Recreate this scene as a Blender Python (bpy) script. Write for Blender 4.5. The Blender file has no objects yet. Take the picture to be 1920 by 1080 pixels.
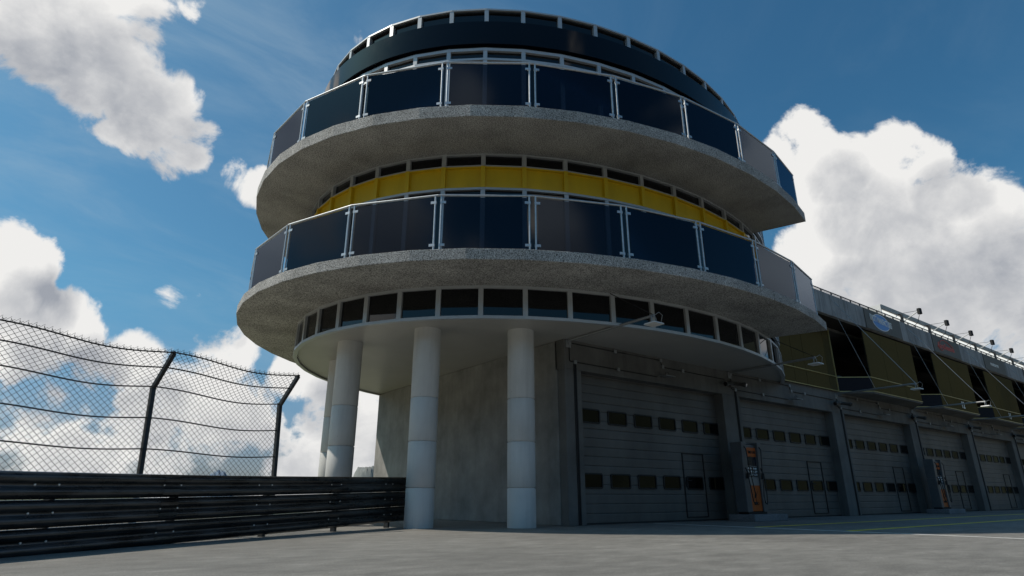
import bpy, bmesh, math, random
from mathutils import Vector, Matrix
R = math.radians
random.seed(7)
sc = bpy.context.scene
COL = sc.collection

# ------------------------------------------------------------------ constants
CX, CY, TH, EA, EB = 15.836, 17.897, 0.17786, 10.642, 7.882   # tower plan: an ellipse
Z1, S2, S2T, S3, S3T, ZR, ZS = 4.943, 5.824, 6.10, 9.70, 10.04, 14.88, 5.0
FY = 12.40            # garage facade plane
BP = 7.79             # bay pitch
BX = 11.78            # first door opening
BW = 6.75             # opening width
NB = 6
AZ, PITCH, FPX = 53.14, 19.36, 1119.0
SUN_AZ, SUN_EL = 146.0, 52.0
T0 = 221.6            # a mullion angle
TS = 7.2
MA = [T0 + TS * k for k in range(-13, 12)]    # 128 .. 300.8


def E(d, t, z=0.0):
    x = (EA + d) * math.cos(R(t)); y = (EB + d) * math.sin(R(t))
    c, s = math.cos(TH), math.sin(TH)
    return Vector((CX + x * c - y * s, CY + x * s + y * c, z))


# ------------------------------------------------------------------ materials
def newmat(name):
    m = bpy.data.materials.new(name); m.use_nodes = True
    nt = m.node_tree
    for n in list(nt.nodes): nt.nodes.remove(n)
    out = nt.nodes.new('ShaderNodeOutputMaterial')
    return m, nt, out


def N(nt, typ, **kw):
    n = nt.nodes.new(typ)
    ins = kw.pop('ins', {})
    for k, v in kw.items(): setattr(n, k, v)
    for k, v in ins.items(): n.inputs[k].default_value = v
    return n


def ramp(nt, fac, stops):
    r = nt.nodes.new('ShaderNodeValToRGB'); cr = r.color_ramp
    while len(cr.elements) < len(stops): cr.elements.new(0.5)
    for e, (p, c) in zip(cr.elements, stops):
        e.position = p; e.color = (c[0], c[1], c[2], 1)
    nt.links.new(fac, r.inputs[0]); return r.outputs[0]


def g3(v): return (v, v, v) if not isinstance(v, tuple) else v


def principled(name, col, rough=0.5, metal=0.0, ior=1.5, coat=0.0, vary=0.0, vscale=3.0, bump=0.0, bscale=40.0, stretch=(1, 1, 1), roughvar=0.0):
    m, nt, out = newmat(name)
    b = N(nt, 'ShaderNodeBsdfPrincipled', ins={'Roughness': rough, 'Metallic': metal, 'IOR': ior, 'Coat Weight': coat})
    b.inputs['Base Color'].default_value = (*g3(col), 1)
    nt.links.new(b.outputs[0], out.inputs[0])
    if vary or bump or roughvar:
        geo = N(nt, 'ShaderNodeNewGeometry')
        mp = N(nt, 'ShaderNodeMapping'); mp.inputs['Scale'].default_value = stretch
        nt.links.new(geo.outputs['Position'], mp.inputs['Vector'])
        n1 = N(nt, 'ShaderNodeTexNoise', ins={'Scale': vscale, 'Detail': 7.0, 'Roughness': 0.6})
        nt.links.new(mp.outputs[0], n1.inputs['Vector'])
        c = g3(col)
        if vary:
            lo = tuple(max(0, x * (1 - vary)) for x in c); hi = tuple(min(1, x * (1 + vary)) for x in c)
            nt.links.new(ramp(nt, n1.outputs[0], [(0.3, lo), (0.7, hi)]), b.inputs['Base Color'])
        if roughvar:
            mr = N(nt, 'ShaderNodeMapRange', ins={'From Min': .3, 'From Max': .7, 'To Min': max(0, rough - roughvar), 'To Max': rough + roughvar})
            nt.links.new(n1.outputs[0], mr.inputs[0]); nt.links.new(mr.outputs[0], b.inputs['Roughness'])
        if bump:
            n2 = N(nt, 'ShaderNodeTexNoise', ins={'Scale': bscale, 'Detail': 4.0})
            nt.links.new(mp.outputs[0], n2.inputs['Vector'])
            bp = N(nt, 'ShaderNodeBump', ins={'Strength': bump, 'Distance': 0.02})
            nt.links.new(n2.outputs[0], bp.inputs['Height']); nt.links.new(bp.outputs[0], b.inputs['Normal'])
    return m


def concrete(name, base, tint=(1, 1, 1), streak=0.35, speck=0.0, panel=None, axis='X', rough=0.85, blotch=0.25, fine=38.0):
    """cast concrete: cloudy tone, rain streaks, pores, optional formwork joints along one axis"""
    m, nt, out = newmat(name)
    L = nt.links.new
    b = N(nt, 'ShaderNodeBsdfPrincipled', ins={'Roughness': rough})
    L(b.outputs[0], out.inputs[0])
    geo = N(nt, 'ShaderNodeNewGeometry')
    P = geo.outputs['Position']
    c = [base * t for t in tint]
    n1 = N(nt, 'ShaderNodeTexNoise', ins={'Scale': 0.9, 'Detail': 8.0, 'Roughness': 0.62}); L(P, n1.inputs['Vector'])
    col = ramp(nt, n1.outputs[0], [(0.3, tuple(x * (1 - blotch) for x in c)), (0.7, tuple(x * (1 + blotch) for x in c))])
    if streak:
        mp = N(nt, 'ShaderNodeMapping'); mp.inputs['Scale'].default_value = (2.2, 2.2, 0.22); L(P, mp.inputs['Vector'])
        n2 = N(nt, 'ShaderNodeTexNoise', ins={'Scale': 1.3, 'Detail': 6.0, 'Roughness': 0.65}); L(mp.outputs[0], n2.inputs['Vector'])
        f = ramp(nt, n2.outputs[0], [(0.36, (1 - streak,) * 3), (0.52, (1, 1, 1))])
        mx = N(nt, 'ShaderNodeMix', data_type='RGBA', blend_type='MULTIPLY', ins={0: 1.0}); L(col, mx.inputs[6]); L(f, mx.inputs[7]); col = mx.outputs[2]
    n3 = N(nt, 'ShaderNodeTexNoise', ins={'Scale': fine, 'Detail': 3.0}); L(P, n3.inputs['Vector'])
    if speck:
        f = ramp(nt, n3.outputs[0], [(0.32, (1 - speck,) * 3), (0.5, (1, 1, 1)), (0.68, (1 + speck,) * 3)])
        mx = N(nt, 'ShaderNodeMix', data_type='RGBA', blend_type='MULTIPLY', ins={0: 1.0}); L(col, mx.inputs[6]); L(f, mx.inputs[7]); col = mx.outputs[2]
    else:
        v = N(nt, 'ShaderNodeTexVoronoi', ins={'Scale': 3.2, 'Randomness': 1.0}); L(P, v.inputs['Vector'])
        f = ramp(nt, v.outputs['Distance'], [(0.02, (0.72,) * 3), (0.05, (1, 1, 1))])
        mx = N(nt, 'ShaderNodeMix', data_type='RGBA', blend_type='MULTIPLY', ins={0: 1.0}); L(col, mx.inputs[6]); L(f, mx.inputs[7]); col = mx.outputs[2]
    if panel:
        sx = N(nt, 'ShaderNodeSeparateXYZ'); L(P, sx.inputs[0])
        md = N(nt, 'ShaderNodeMath', operation='PINGPONG', ins={1: panel / 2}); L(sx.outputs[axis], md.inputs[0])
        f = ramp(nt, md.outputs[0], [(0.0, (0.5,) * 3), (0.014, (0.55,) * 3), (0.02, (1, 1, 1))])
        mx = N(nt, 'ShaderNodeMix', data_type='RGBA', blend_type='MULTIPLY', ins={0: 1.0}); L(col, mx.inputs[6]); L(f, mx.inputs[7]); col = mx.outputs[2]
    L(col, b.inputs['Base Color'])
    bp = N(nt, 'ShaderNodeBump', ins={'Strength': 0.35 if speck else 0.15, 'Distance': 0.02})
    L(n3.outputs[0], bp.inputs['Height']); L(bp.outputs[0], b.inputs['Normal'])
    return m


def tinted_glass(name, tint, refl=1.55, gcol=(0.8, 0.88, 1.0)):
    m, nt, out = newmat(name); L = nt.links.new
    tr = N(nt, 'ShaderNodeBsdfTransparent'); tr.inputs[0].default_value = (*tint, 1)
    gl = N(nt, 'ShaderNodeBsdfGlossy', ins={'Roughness': 0.09}); gl.inputs[0].default_value = (*gcol, 1)
    fr = N(nt, 'ShaderNodeFresnel', ins={'IOR': refl})
    geo = N(nt, 'ShaderNodeNewGeometry')
    nz = N(nt, 'ShaderNodeTexNoise', ins={'Scale': 0.8, 'Detail': 1.0}); L(geo.outputs['Position'], nz.inputs['Vector'])
    bp = N(nt, 'ShaderNodeBump', ins={'Strength': 0.03, 'Distance': 0.05}); L(nz.outputs[0], bp.inputs['Height']); L(bp.outputs[0], gl.inputs['Normal'])
    mx = N(nt, 'ShaderNodeMixShader'); L(fr.outputs[0], mx.inputs[0]); L(tr.outputs[0], mx.inputs[1]); L(gl.outputs[0], mx.inputs[2])
    L(mx.outputs[0], out.inputs[0])
    return m


def ground_mat():
    m, nt, out = newmat('apron_asphalt'); L = nt.links.new
    b = N(nt, 'ShaderNodeBsdfPrincipled', ins={'Roughness': 0.8}); L(b.outputs[0], out.inputs[0])
    geo = N(nt, 'ShaderNodeNewGeometry'); P = geo.outputs['Position']
    mp = N(nt, 'ShaderNodeMapping'); mp.inputs['Rotation'].default_value = (0, 0, R(37)); mp.inputs['Scale'].default_value = (0.6, 1.2, 1); L(P, mp.inputs['Vector'])
    n1 = N(nt, 'ShaderNodeTexNoise', ins={'Scale': 2.6, 'Detail': 12.0, 'Roughness': 0.72}); L(mp.outputs[0], n1.inputs['Vector'])
    n0 = N(nt, 'ShaderNodeTexNoise', ins={'Scale': 0.25, 'Detail': 4.0, 'Roughness': 0.6}); L(P, n0.inputs['Vector'])
    n2 = N(nt, 'ShaderNodeTexNoise', ins={'Scale': 55.0, 'Detail': 6.0, 'Roughness': 0.8}); L(P, n2.inputs['Vector'])
    c = ramp(nt, n1.outputs[0], [(0.34, (0.145, 0.14, 0.129)), (0.5, (0.198, 0.191, 0.176)), (0.56, (0.21, 0.203, 0.187)), (0.68, (0.28, 0.27, 0.25))])
    f0 = ramp(nt, n0.outputs[0], [(0.35, (0.82,) * 3), (0.65, (1.1,) * 3)])
    f2 = ramp(nt, n2.outputs[0], [(0.36, (0.62,) * 3), (0.5, (1.0,) * 3), (0.64, (1.45,) * 3)])
    for f in (f0, f2):
        mx = N(nt, 'ShaderNodeMix', data_type='RGBA', blend_type='MULTIPLY', ins={0: 1.0}); L(c, mx.inputs[6]); L(f, mx.inputs[7]); c = mx.outputs[2]
    n5 = N(nt, 'ShaderNodeTexNoise', ins={'Scale': 16.0, 'Detail': 2.0, 'Roughness': 0.5}); L(P, n5.inputs['Vector'])
    f = ramp(nt, n5.outputs[0], [(0.66, (1, 1, 1)), (0.72, (1.45,) * 3)])
    mx = N(nt, 'ShaderNodeMix', data_type='RGBA', blend_type='MULTIPLY', ins={0: 1.0}); L(c, mx.inputs[6]); L(f, mx.inputs[7]); c = mx.outputs[2]
    L(c, b.inputs['Base Color'])
    bp = N(nt, 'ShaderNodeBump', ins={'Strength': 0.5, 'Distance': 0.01}); L(n2.outputs[0], bp.inputs['Height']); L(bp.outputs[0], b.inputs['Normal'])
    return m


def terrain_mat():
    m, nt, out = newmat('grass_terrain'); L = nt.links.new
    b = N(nt, 'ShaderNodeBsdfPrincipled', ins={'Roughness': 0.95}); L(b.outputs[0], out.inputs[0])
    geo = N(nt, 'ShaderNodeNewGeometry')
    n1 = N(nt, 'ShaderNodeTexNoise', ins={'Scale': 0.05, 'Detail': 8.0, 'Roughness': 0.65}); L(geo.outputs['Position'], n1.inputs['Vector'])
    c = ramp(nt, n1.outputs[0], [(0.38, (0.06, 0.09, 0.03)), (0.5, (0.10, 0.12, 0.045)), (0.6, (0.2, 0.17, 0.09))])
    L(c, b.inputs['Base Color'])
    return m


def gold_glass():
    m, nt, out = newmat('gold_mirror_glass'); L = nt.links.new
    d = N(nt, 'ShaderNodeBsdfDiffuse'); d.inputs[0].default_value = (0.10, 0.083, 0.042, 1)
    g = N(nt, 'ShaderNodeBsdfGlossy', ins={'Roughness': 0.05}); g.inputs[0].default_value = (0.42, 0.31, 0.16, 1)
    geo = N(nt, 'ShaderNodeNewGeometry')
    nz = N(nt, 'ShaderNodeTexNoise', ins={'Scale': 0.5, 'Detail': 1.0}); L(geo.outputs['Position'], nz.inputs['Vector'])
    bp = N(nt, 'ShaderNodeBump', ins={'Strength': 0.05, 'Distance': 0.1}); L(nz.outputs[0], bp.inputs['Height']); L(bp.outputs[0], g.inputs['Normal'])
    fr = N(nt, 'ShaderNodeFresnel', ins={'IOR': 1.9})
    mr = N(nt, 'ShaderNodeMapRange', ins={'From Min': 0.0, 'From Max': 1.0, 'To Min': 0.05, 'To Max': 0.5}); L(fr.outputs[0], mr.inputs[0])
    mx = N(nt, 'ShaderNodeMixShader'); L(mr.outputs[0], mx.inputs[0]); L(d.outputs[0], mx.inputs[1]); L(g.outputs[0], mx.inputs[2])
    L(mx.outputs[0], out.inputs[0]); return m


def awning_mat():
    m, nt, out = newmat('white_membrane'); L = nt.links.new
    d = N(nt, 'ShaderNodeBsdfDiffuse'); d.inputs[0].default_value = (0.75, 0.74, 0.72, 1)
    t = N(nt, 'ShaderNodeBsdfTranslucent'); t.inputs[0].default_value = (0.97, 0.96, 0.93, 1)
    mx = N(nt, 'ShaderNodeMixShader', ins={0: 0.92}); L(d.outputs[0], mx.inputs[1]); L(t.outputs[0], mx.inputs[2]); L(mx.outputs[0], out.inputs[0]); return m


M = {
    'wall': concrete('cast_concrete_wall', 0.27, (1, 0.985, 0.95), streak=0.13, blotch=0.3),
    'facade': concrete('cast_concrete_facade', 0.145, (1, 0.97, 0.92), streak=0.2),
    'parapet': concrete('cast_concrete_parapet', 0.33, (0.98, 1, 1.02), streak=0.4, panel=0.78, axis='X'),
    'slab': concrete('exposed_aggregate', 0.33, (1, 0.985, 0.95), streak=0, speck=0.9, blotch=0.27, fine=43.0),
    'column': concrete('column_concrete', 0.6, (1, 0.995, 0.97), streak=0.12, blotch=0.08, rough=0.6),
    'island': concrete('island_concrete', 0.2, (0.95, 0.98, 1.05), streak=0, speck=0.3),
    'soffit': principled('white_plaster', (0.44, 0.43, 0.41), rough=0.35, vary=0.06, vscale=1.2, bump=0.05, bscale=60),
    'frame': principled('aluminium_frame', (0.5, 0.515, 0.53), rough=0.38, metal=0.35, vary=0.06, vscale=4),
    'rail': principled('galvanised_tube', (0.5, 0.52, 0.54), rough=0.4, metal=0.7, vary=0.15, vscale=12),
    'glass': principled('dark_window_glass', (0.004, 0.004, 0.005), rough=0.03, ior=1.5, roughvar=0.01, vscale=1.5),
    'band': principled('gloss_black_cladding', (0.002, 0.002, 0.005), rough=0.09, ior=1.34, coat=0.0, roughvar=0.04, vscale=1.5),
    'balu': tinted_glass('tinted_balustrade_glass', (0.25, 0.265, 0.3), 1.5, (0.42, 0.51, 0.64)),
    'yellow': principled('yellow_paint', (0.72, 0.47, 0.008), rough=0.5, vary=0.1, vscale=2.0, stretch=(1, 1, 0.3), bump=0.03),
    'door': principled('sectional_door_paint', (0.118, 0.112, 0.106), rough=0.5, vary=0.3, vscale=0.9, stretch=(1, 1, 0.5), bump=0.03, bscale=90),
    'rubber': principled('black_rubber', (0.012, 0.012, 0.013), rough=0.6),
    'pane': principled('door_window_pane', (0.004, 0.004, 0.004), rough=0.05, ior=1.45),
    'darksteel': principled('dark_steel', (0.05, 0.053, 0.057), rough=0.45, metal=0.5, vary=0.25, vscale=6),
    'beam': principled('weathered_barrier_steel', (0.075, 0.08, 0.085), rough=0.30, metal=0.85, vary=0.55, vscale=3.0, stretch=(0.5, 0.5, 3), roughvar=0.12),
    'bolt': principled('bright_bolt_head', (0.85, 0.85, 0.83), rough=0.3, metal=0.2),
    'wire': principled('fence_wire', (0.035, 0.036, 0.038), rough=0.5, metal=0.6),
    'gold': gold_glass(),
    'goldedge': principled('brass_edge_trim', (0.62, 0.52, 0.25), rough=0.35, metal=0.6),
    'seam': principled('black_seam', (0.006, 0.006, 0.006), rough=0.8),
    'lounge': principled('dark_lounge', (0.02, 0.016, 0.012), rough=0.8, vary=0.3),
    'navy': principled('navy_upstand', (0.006, 0.007, 0.014), rough=0.85),
    'sign': principled('sign_panel_grey', (0.105, 0.10, 0.09), rough=0.55, vary=0.08),
    'signolive': principled('sign_panel_olive', (0.105, 0.11, 0.08), rough=0.55, vary=0.08),
    'blue': principled('sign_blue', (0.09, 0.29, 0.68), rough=0.4),
    'white': principled('white_paint', (0.78, 0.78, 0.77), rough=0.45, vary=0.06),
    'red': principled('sign_red', (0.62, 0.07, 0.05), rough=0.45),
    'letter': principled('pale_lettering', (0.85, 0.86, 0.85), rough=0.5),
    'orange': principled('orange_paint', (0.45, 0.09, 0.008), rough=0.4, vary=0.08),
    'pump': principled('pump_grey_paint', (0.115, 0.12, 0.127), rough=0.4, vary=0.12, vscale=3),
    'display': principled('display_panel', (0.02, 0.025, 0.04), rough=0.15),
    'fascia': principled('canopy_grey', (0.42, 0.405, 0.37), rough=0.5, vary=0.08),
    'awning': awning_mat(),
    'camgrey': principled('camera_grey', (0.11, 0.105, 0.1), rough=0.5, vary=0.2),
    'blocker': principled('fill_blocker_green', (0.03, 0.036, 0.02), rough=1, vary=0.5, vscale=0.08),
    'black': principled('black_housing', (0.006, 0.006, 0.007), rough=0.7),
    'greymetal': principled('lamp_grey_metal', (0.3, 0.31, 0.32), rough=0.4, metal=0.4, vary=0.1),
    'ground': ground_mat(), 'terrain': terrain_mat(),
    'gravel': principled('gravel_trap', (0.36, 0.32, 0.25), rough=0.95, vary=0.2, vscale=2, bump=0.4, bscale=20),
    'ywhite': principled('road_paint_white', (0.6, 0.6, 0.58), rough=0.7, vary=0.25, vscale=9),
    'yline': principled('road_paint_yellow', (0.75, 0.62, 0.03), rough=0.7, vary=0.25, vscale=9),
    'hill': principled('hazy_hill', (0.2, 0.21, 0.2), rough=1, vary=0.3, vscale=0.02),
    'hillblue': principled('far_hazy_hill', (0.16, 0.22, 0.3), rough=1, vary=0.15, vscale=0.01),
}


# ------------------------------------------------------------------ mesh helper
class MB:
    def __init__(self): self.v = []; self.f = []; self.m = []; self.cur = 0; self.smooth = False; self.sm = []

    def add(self, vs, fs):
        o = len(self.v); self.v += [Vector(p) for p in vs]
        for f in fs:
            self.f.append([i + o for i in f]); self.m.append(self.cur); self.sm.append(self.smooth)

    def box(self, x0, x1, y0, y1, z0, z1):
        self.hexa([(x0, y0, z0), (x1, y0, z0), (x1, y1, z0), (x0, y1, z0)], [(x0, y0, z1), (x1, y0, z1), (x1, y1, z1), (x0, y1, z1)]); return self

    def hexa(self, bot, top):
        n = len(bot)
        self.add(list(bot) + list(top), [list(range(n))[::-1], list(range(n, 2 * n))] + [[i, (i + 1) % n, n + (i + 1) % n, n + i] for i in range(n)]); return self

    def prism(self, pts, z0, z1):
        return self.hexa([(p[0], p[1], z0) for p in pts], [(p[0], p[1], z1) for p in pts])

    def bar(self, a, b, w, h, up=(0, 0, 1)):
        """rectangular bar between two points, w across, h along up"""
        a, b = Vector(a), Vector(b); d = (b - a).normalized(); up = Vector(up)
        s = d.cross(up)
        if s.length < 1e-4: s = d.cross(Vector((1, 0, 0)))
        s.normalize(); u = s.cross(d).normalized()
        c = [(-w / 2, -h / 2), (w / 2, -h / 2), (w / 2, h / 2), (-w / 2, h / 2)]
        return self.hexa([a + s * x + u * y for x, y in c], [b + s * x + u * y for x, y in c])

    def tube(self, pts, r, n=8, caps=True):
        pts = [Vector(p) for p in pts]; rings = []
        rr = r if isinstance(r, (list, tuple)) else [r] * len(pts)
        ref = None
        for i, p in enumerate(pts):
            d = (pts[min(i + 1, len(pts) - 1)] - pts[max(i - 1, 0)]).normalized()
            if ref is None:
                ref = Vector((0, 0, 1)) if abs(d.z) < 0.9 else Vector((1, 0, 0))
            s = d.cross(ref).normalized(); u = s.cross(d)
            rings.append([p + (s * math.cos(2 * math.pi * k / n) + u * math.sin(2 * math.pi * k / n)) * rr[i] for k in range(n)])
        vs = [q for g in rings for q in g]
        fs = [[i * n + k, i * n + (k + 1) % n, (i + 1) * n + (k + 1) % n, (i + 1) * n + k] for i in range(len(pts) - 1) for k in range(n)]
        sm = self.smooth; self.smooth = True; self.add(vs, fs); self.smooth = sm
        if caps:
            self.add(rings[0], [list(range(n))[::-1]]); self.add(rings[-1], [list(range(n))])
        return self

    def lathe(self, c, prof, n=32):
        vs = []; 
        for r, z in prof: vs += [(c[0] + r * math.cos(2 * math.pi * k / n), c[1] + r * math.sin(2 * math.pi * k / n), c[2] + z) for k in range(n)]
        fs = [[i * n + k, i * n + (k + 1) % n, (i + 1) * n + (k + 1) % n, (i + 1) * n + k] for i in range(len(prof) - 1) for k in range(n)]
        sm = self.smooth; self.smooth = True; self.add(vs, fs); self.smooth = sm
        return self

    def ring(self, ts, d0, d1, z0, z1, close=True):
        """solid following the tower ellipse between angles ts"""
        n = len(ts); vs = []
        for t in ts: vs += [E(d0, t, z0), E(d1, t, z0), E(d1, t, z1), E(d0, t, z1)]
        fs = []
        for i in range(n - 1):
            a, b = 4 * i, 4 * i + 4
            for k in range(4): fs.append([a + k, a + (k + 1) % 4, b + (k + 1) % 4, b + k])
        if close: fs += [[0, 3, 2, 1][::-1], [4 * n - 4, 4 * n - 1, 4 * n - 2, 4 * n - 3]]
        self.add(vs, fs); return self

    def build(self, name, mats, parent=None, bevel=0.0, recalc=True):
        off = Vector((0, 0, 0))
        if parent is not None:
            p = parent
            while p is not None: off += p.location; p = p.parent
        me = bpy.data.meshes.new(name)
        me.from_pydata([tuple(v - off) for v in self.v], [], self.f)
        mats = mats if isinstance(mats, (list, tuple)) else [mats]
        for mm in mats: me.materials.append(M[mm])
        for p, k, s in zip(me.polygons, self.m, self.sm): p.material_index = k; p.use_smooth = s
        me.update()
        if recalc:
          bm = bmesh.new(); bm.from_mesh(me); bmesh.ops.recalc_face_normals(bm, faces=bm.faces); bm.to_mesh(me); bm.free()
        o = bpy.data.objects.new(name, me); COL.objects.link(o)
        if parent is not None: o.parent = parent
        if bevel:
            bv = o.modifiers.new('bevel', 'BEVEL'); bv.width = bevel; bv.segments = 2; bv.limit_method = 'ANGLE'; bv.angle_limit = R(40)
        return o


def thing(name, label, cat, loc=(0, 0, 0), group=None):
    o = bpy.data.objects.new(name, None); COL.objects.link(o); o.location = loc; o.empty_display_size = 0.3
    o['label'] = label; o['category'] = cat
    if group: o['group'] = group
    return o


def tag(o, label, cat, group=None):
    o['label'] = label; o['category'] = cat
    if group: o['group'] = group
    return o


def structure(o): o['kind'] = 'structure'; return o


def copy_thing(src, loc, label):
    r = src.copy(); COL.objects.link(r); r.location = loc; r['label'] = label
    for ch in src.children:
        c = ch.copy(); COL.objects.link(c); c.parent = r
        for g in ch.children:
            d = g.copy(); COL.objects.link(d); d.parent = c
    return r


def text_mesh(name, body, size, matname, mat4, parent, extrude=0.004, width=None, shear=0.0):
    cu = bpy.data.curves.new(name, 'FONT'); cu.body = body; cu.size = size; cu.extrude = extrude
    cu.offset = size * 0.02; cu.align_x = 'CENTER'; cu.align_y = 'CENTER'; cu.shear = shear
    tmp = bpy.data.objects.new(name, cu); COL.objects.link(tmp)
    bpy.context.view_layer.update()
    dg = bpy.context.evaluated_depsgraph_get()
    me = bpy.data.meshes.new_from_object(tmp.evaluated_get(dg))
    bpy.data.objects.remove(tmp)
    sx = 1.0
    if width:
        xs = [v.co.x for v in me.vertices]; sx = width / max(1e-6, max(xs) - min(xs))
    off = Vector((0, 0, 0)); p = parent
    while p is not None: off += p.location; p = p.parent
    for v in me.vertices:
        v.co = (mat4 @ Vector((v.co.x * sx, v.co.y, v.co.z))) - off
    me.materials.clear(); me.materials.append(M[matname]); me.name = name
    o = bpy.data.objects.new(name, me); COL.objects.link(o); o.parent = parent
    return o


def front_mat(x, y, z, rot=0.0):
    """text plane facing -Y (towards the track), letters reading left to right along +X"""
    return Matrix.Translation((x, y, z)) @ Matrix.Rotation(R(90), 4, 'X') @ Matrix.Rotation(rot, 4, 'Z')


# ------------------------------------------------------------------ ground
S = 6000
structure(MB().box(-S, S, -S, S, -1.0, -0.06).build('ground', 'terrain'))
ap = MB(); ap.prism([(-90, -90), (160, -90), (160, 40), (12, 40), (10.9, 16.2), (7.2, 15.2), (3, 13.6), (-0.6, 11.3), (-6, 7.2), (-90, -60)], -0.3, 0.0)
structure(ap.build('asphalt_apron', 'ground'))
gv = MB(); gv.prism([(-3.5, 14.2), (3.8, 16.6), (3.0, 40), (-40, 40), (-40, 0), (-9, 6)], -0.2, -0.03)
structure(gv.build('gravel_trap', 'gravel'))
sl = MB(); sl.prism([(-90, -62), (-6, 7.2), (-0.6, 11.3), (3, 13.6), (7.2, 15.2), (10.9, 16.2), (10.9, 24.0), (4, 17), (-4, 14.4), (-90, -50)], -0.25, -0.012)
structure(sl.build('concrete_verge', 'ground'))
structure(MB().box(14.36, 14.47, -30, 12.35, 0.0, 0.004).build('white_line', 'ywhite'))
structure(MB().box(14.6, 120, 9.16, 9.30, 0.0, 0.004).build('yellow_line', 'yline'))
structure(MB().box(14.6, 120, 6.88, 7.04, 0.0, 0.004).build('yellow_line', 'yline'))


def hill(name, c, w, d, h, mat, seed, flat=0.0):
    rnd = random.Random(seed); nx, ny = 28, 14; vs = []; fs = []
    for j in range(ny + 1):
        for i in range(nx + 1):
            u, v = i / nx * 2 - 1, j / ny * 2 - 1
            q = max(0, 1 - (u * u + v * v))
            hh = h * min(1.0, q ** 0.6 * (1.4 if flat else 1)) * (0.9 + 0.2 * rnd.random()) if q > 0 else -2
            vs.append((c[0] + u * w, c[1] + v * d, hh - 1))
    for j in range(ny):
        for i in range(nx):
            a = j * (nx + 1) + i; fs.append([a, a + 1, a + nx + 2, a + nx + 1])
    mb = MB(); mb.smooth = True; mb.add(vs, fs)
    return structure(mb.build(name, mat))


def px_dir(x, y):
    f = FPX; fw = Vector((math.cos(R(AZ)) * math.cos(R(PITCH)), math.sin(R(AZ)) * math.cos(R(PITCH)), math.sin(R(PITCH))))
    r = Vector((math.sin(R(AZ)), -math.cos(R(AZ)), 0)); u = r.cross(fw)
    return (fw + r * ((x - 960) / f) - u * ((y - 540) / f)).normalized()


d = px_dir(694, 925); d.z = 0; d.normalize(); c0 = d * 900
hill('hill', (c0.x, c0.y), 30, 30, 40, 'hill', 3, 1.0)
d = px_dir(678, 925); d.z = 0; d.normalize(); c0 = d * 860
hill('hill', (c0.x, c0.y), 55, 40, 23, 'hill', 5)
d = px_dir(405, 925); d.z = 0; d.normalize(); c0 = d * 2500
hill('hill', (c0.x, c0.y), 60, 60, 90, 'hillblue', 4)

wh = MB(); rnd = random.Random(11); nn = 90; vs = []  # unseen hill ring, added behind the camera to cut sky fill and darken reflections
for j, (rad, hh) in enumerate(((230, -2), (262, 0.72), (300, 1.0), (380, -0.1))):
    for i in range(nn + 1):
        a = R(AZ + 62 + 236 * i / nn)
        h_ = (46 + 9 * math.sin(i * .31) + 6 * math.sin(i * .83 + 1) + 5 * rnd.random()) * 1.45 * hh if hh > 0 else hh
        vs.append((rad * math.cos(a), rad * math.sin(a), h_))
wh.smooth = True
wh.add(vs, [[j * (nn + 1) + i, j * (nn + 1) + i + 1, (j + 1) * (nn + 1) + i + 1, (j + 1) * (nn + 1) + i] for j in range(3) for i in range(nn)])
structure(wh.build('fill_blocking_hills', 'blocker'))

# ------------------------------------------------------------------ control tower
tower = thing('control_tower', 'round white and glass race control tower with two concrete balconies and yellow band on columns', 'tower', (CX, CY, 0))
ALL = [T0 + TS * k for k in range(0, 50)]
disc = MB()
vs = [E(-0.06, t, ZS) for t in ALL]; disc.hexa([v for v in vs], [v + Vector((0, 0, 0.06)) for v in vs])
disc.ring(ALL + [T0 + 360], -0.10, -0.002, Z1, ZS + 0.02, close=False)
disc.build('soffit', 'soffit', tower)
cap = MB(); vs = [E(-0.14, t, ZR - 0.1) for t in ALL]; cap.hexa(vs, [v + Vector((0, 0, 0.05)) for v in vs]); cap.build('roof', 'darksteel', tower)
BACK = [300.8 + TS * k for k in range(0, 27)]
bk = MB(); bk.ring(BACK, -0.2, -0.05, ZS + 0.07, ZR - 0.12); bk.build('rear_wall', 'facade', tower)


def pane(ta, tb, d, z0, z1, name, parent, mat='glass', th=0.03):
    a, b = E(d, ta), E(d, tb); n = (b - a).cross(Vector((0, 0, 1))).normalized()
    c = (a + b) / 2 - Vector((CX, CY, 0))
    if n.dot(c) < 0: n = -n
    mb = MB(); q = [a, b, b - n * th, a - n * th]
    mb.hexa([(p.x, p.y, z0) for p in q], [(p.x, p.y, z1) for p in q])
    return mb.build(name, mat, parent)


def mullion(mb, t, d, w, dep, z0, z1):
    p = E(d, t); e = 0.5
    tg = (E(d, t + e) - E(d, t - e)).normalized(); n = Vector((tg.y, -tg.x, 0))
    if n.dot(p - Vector((CX, CY, 0))) < 0: n = -n
    q = [p - tg * w / 2 - n * dep, p + tg * w / 2 - n * dep, p + tg * w / 2, p - tg * w / 2]
    mb.hexa([(v.x, v.y, z0) for v in q], [(v.x, v.y, z1) for v in q])


VIS = MA
# storey 1: ribbon of square windows between soffit and first balcony
f1 = MB()
f1.ring(VIS, -0.10, 0.025, Z1 - 0.005, Z1 + 0.075)
f1.ring(VIS, -0.10, 0.0, S2 - 0.075, S2 - 0.002)
for t in VIS: mullion(f1, t, 0.012, 0.125, 0.12, Z1 + 0.075, S2 - 0.075)
f1 = f1.build('window_band', 'frame', tower)
for a, b in zip(VIS[:-1], VIS[1:]): pane(a, b, -0.055, Z1 + 0.06, S2 - 0.06, 'window', f1)
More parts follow.
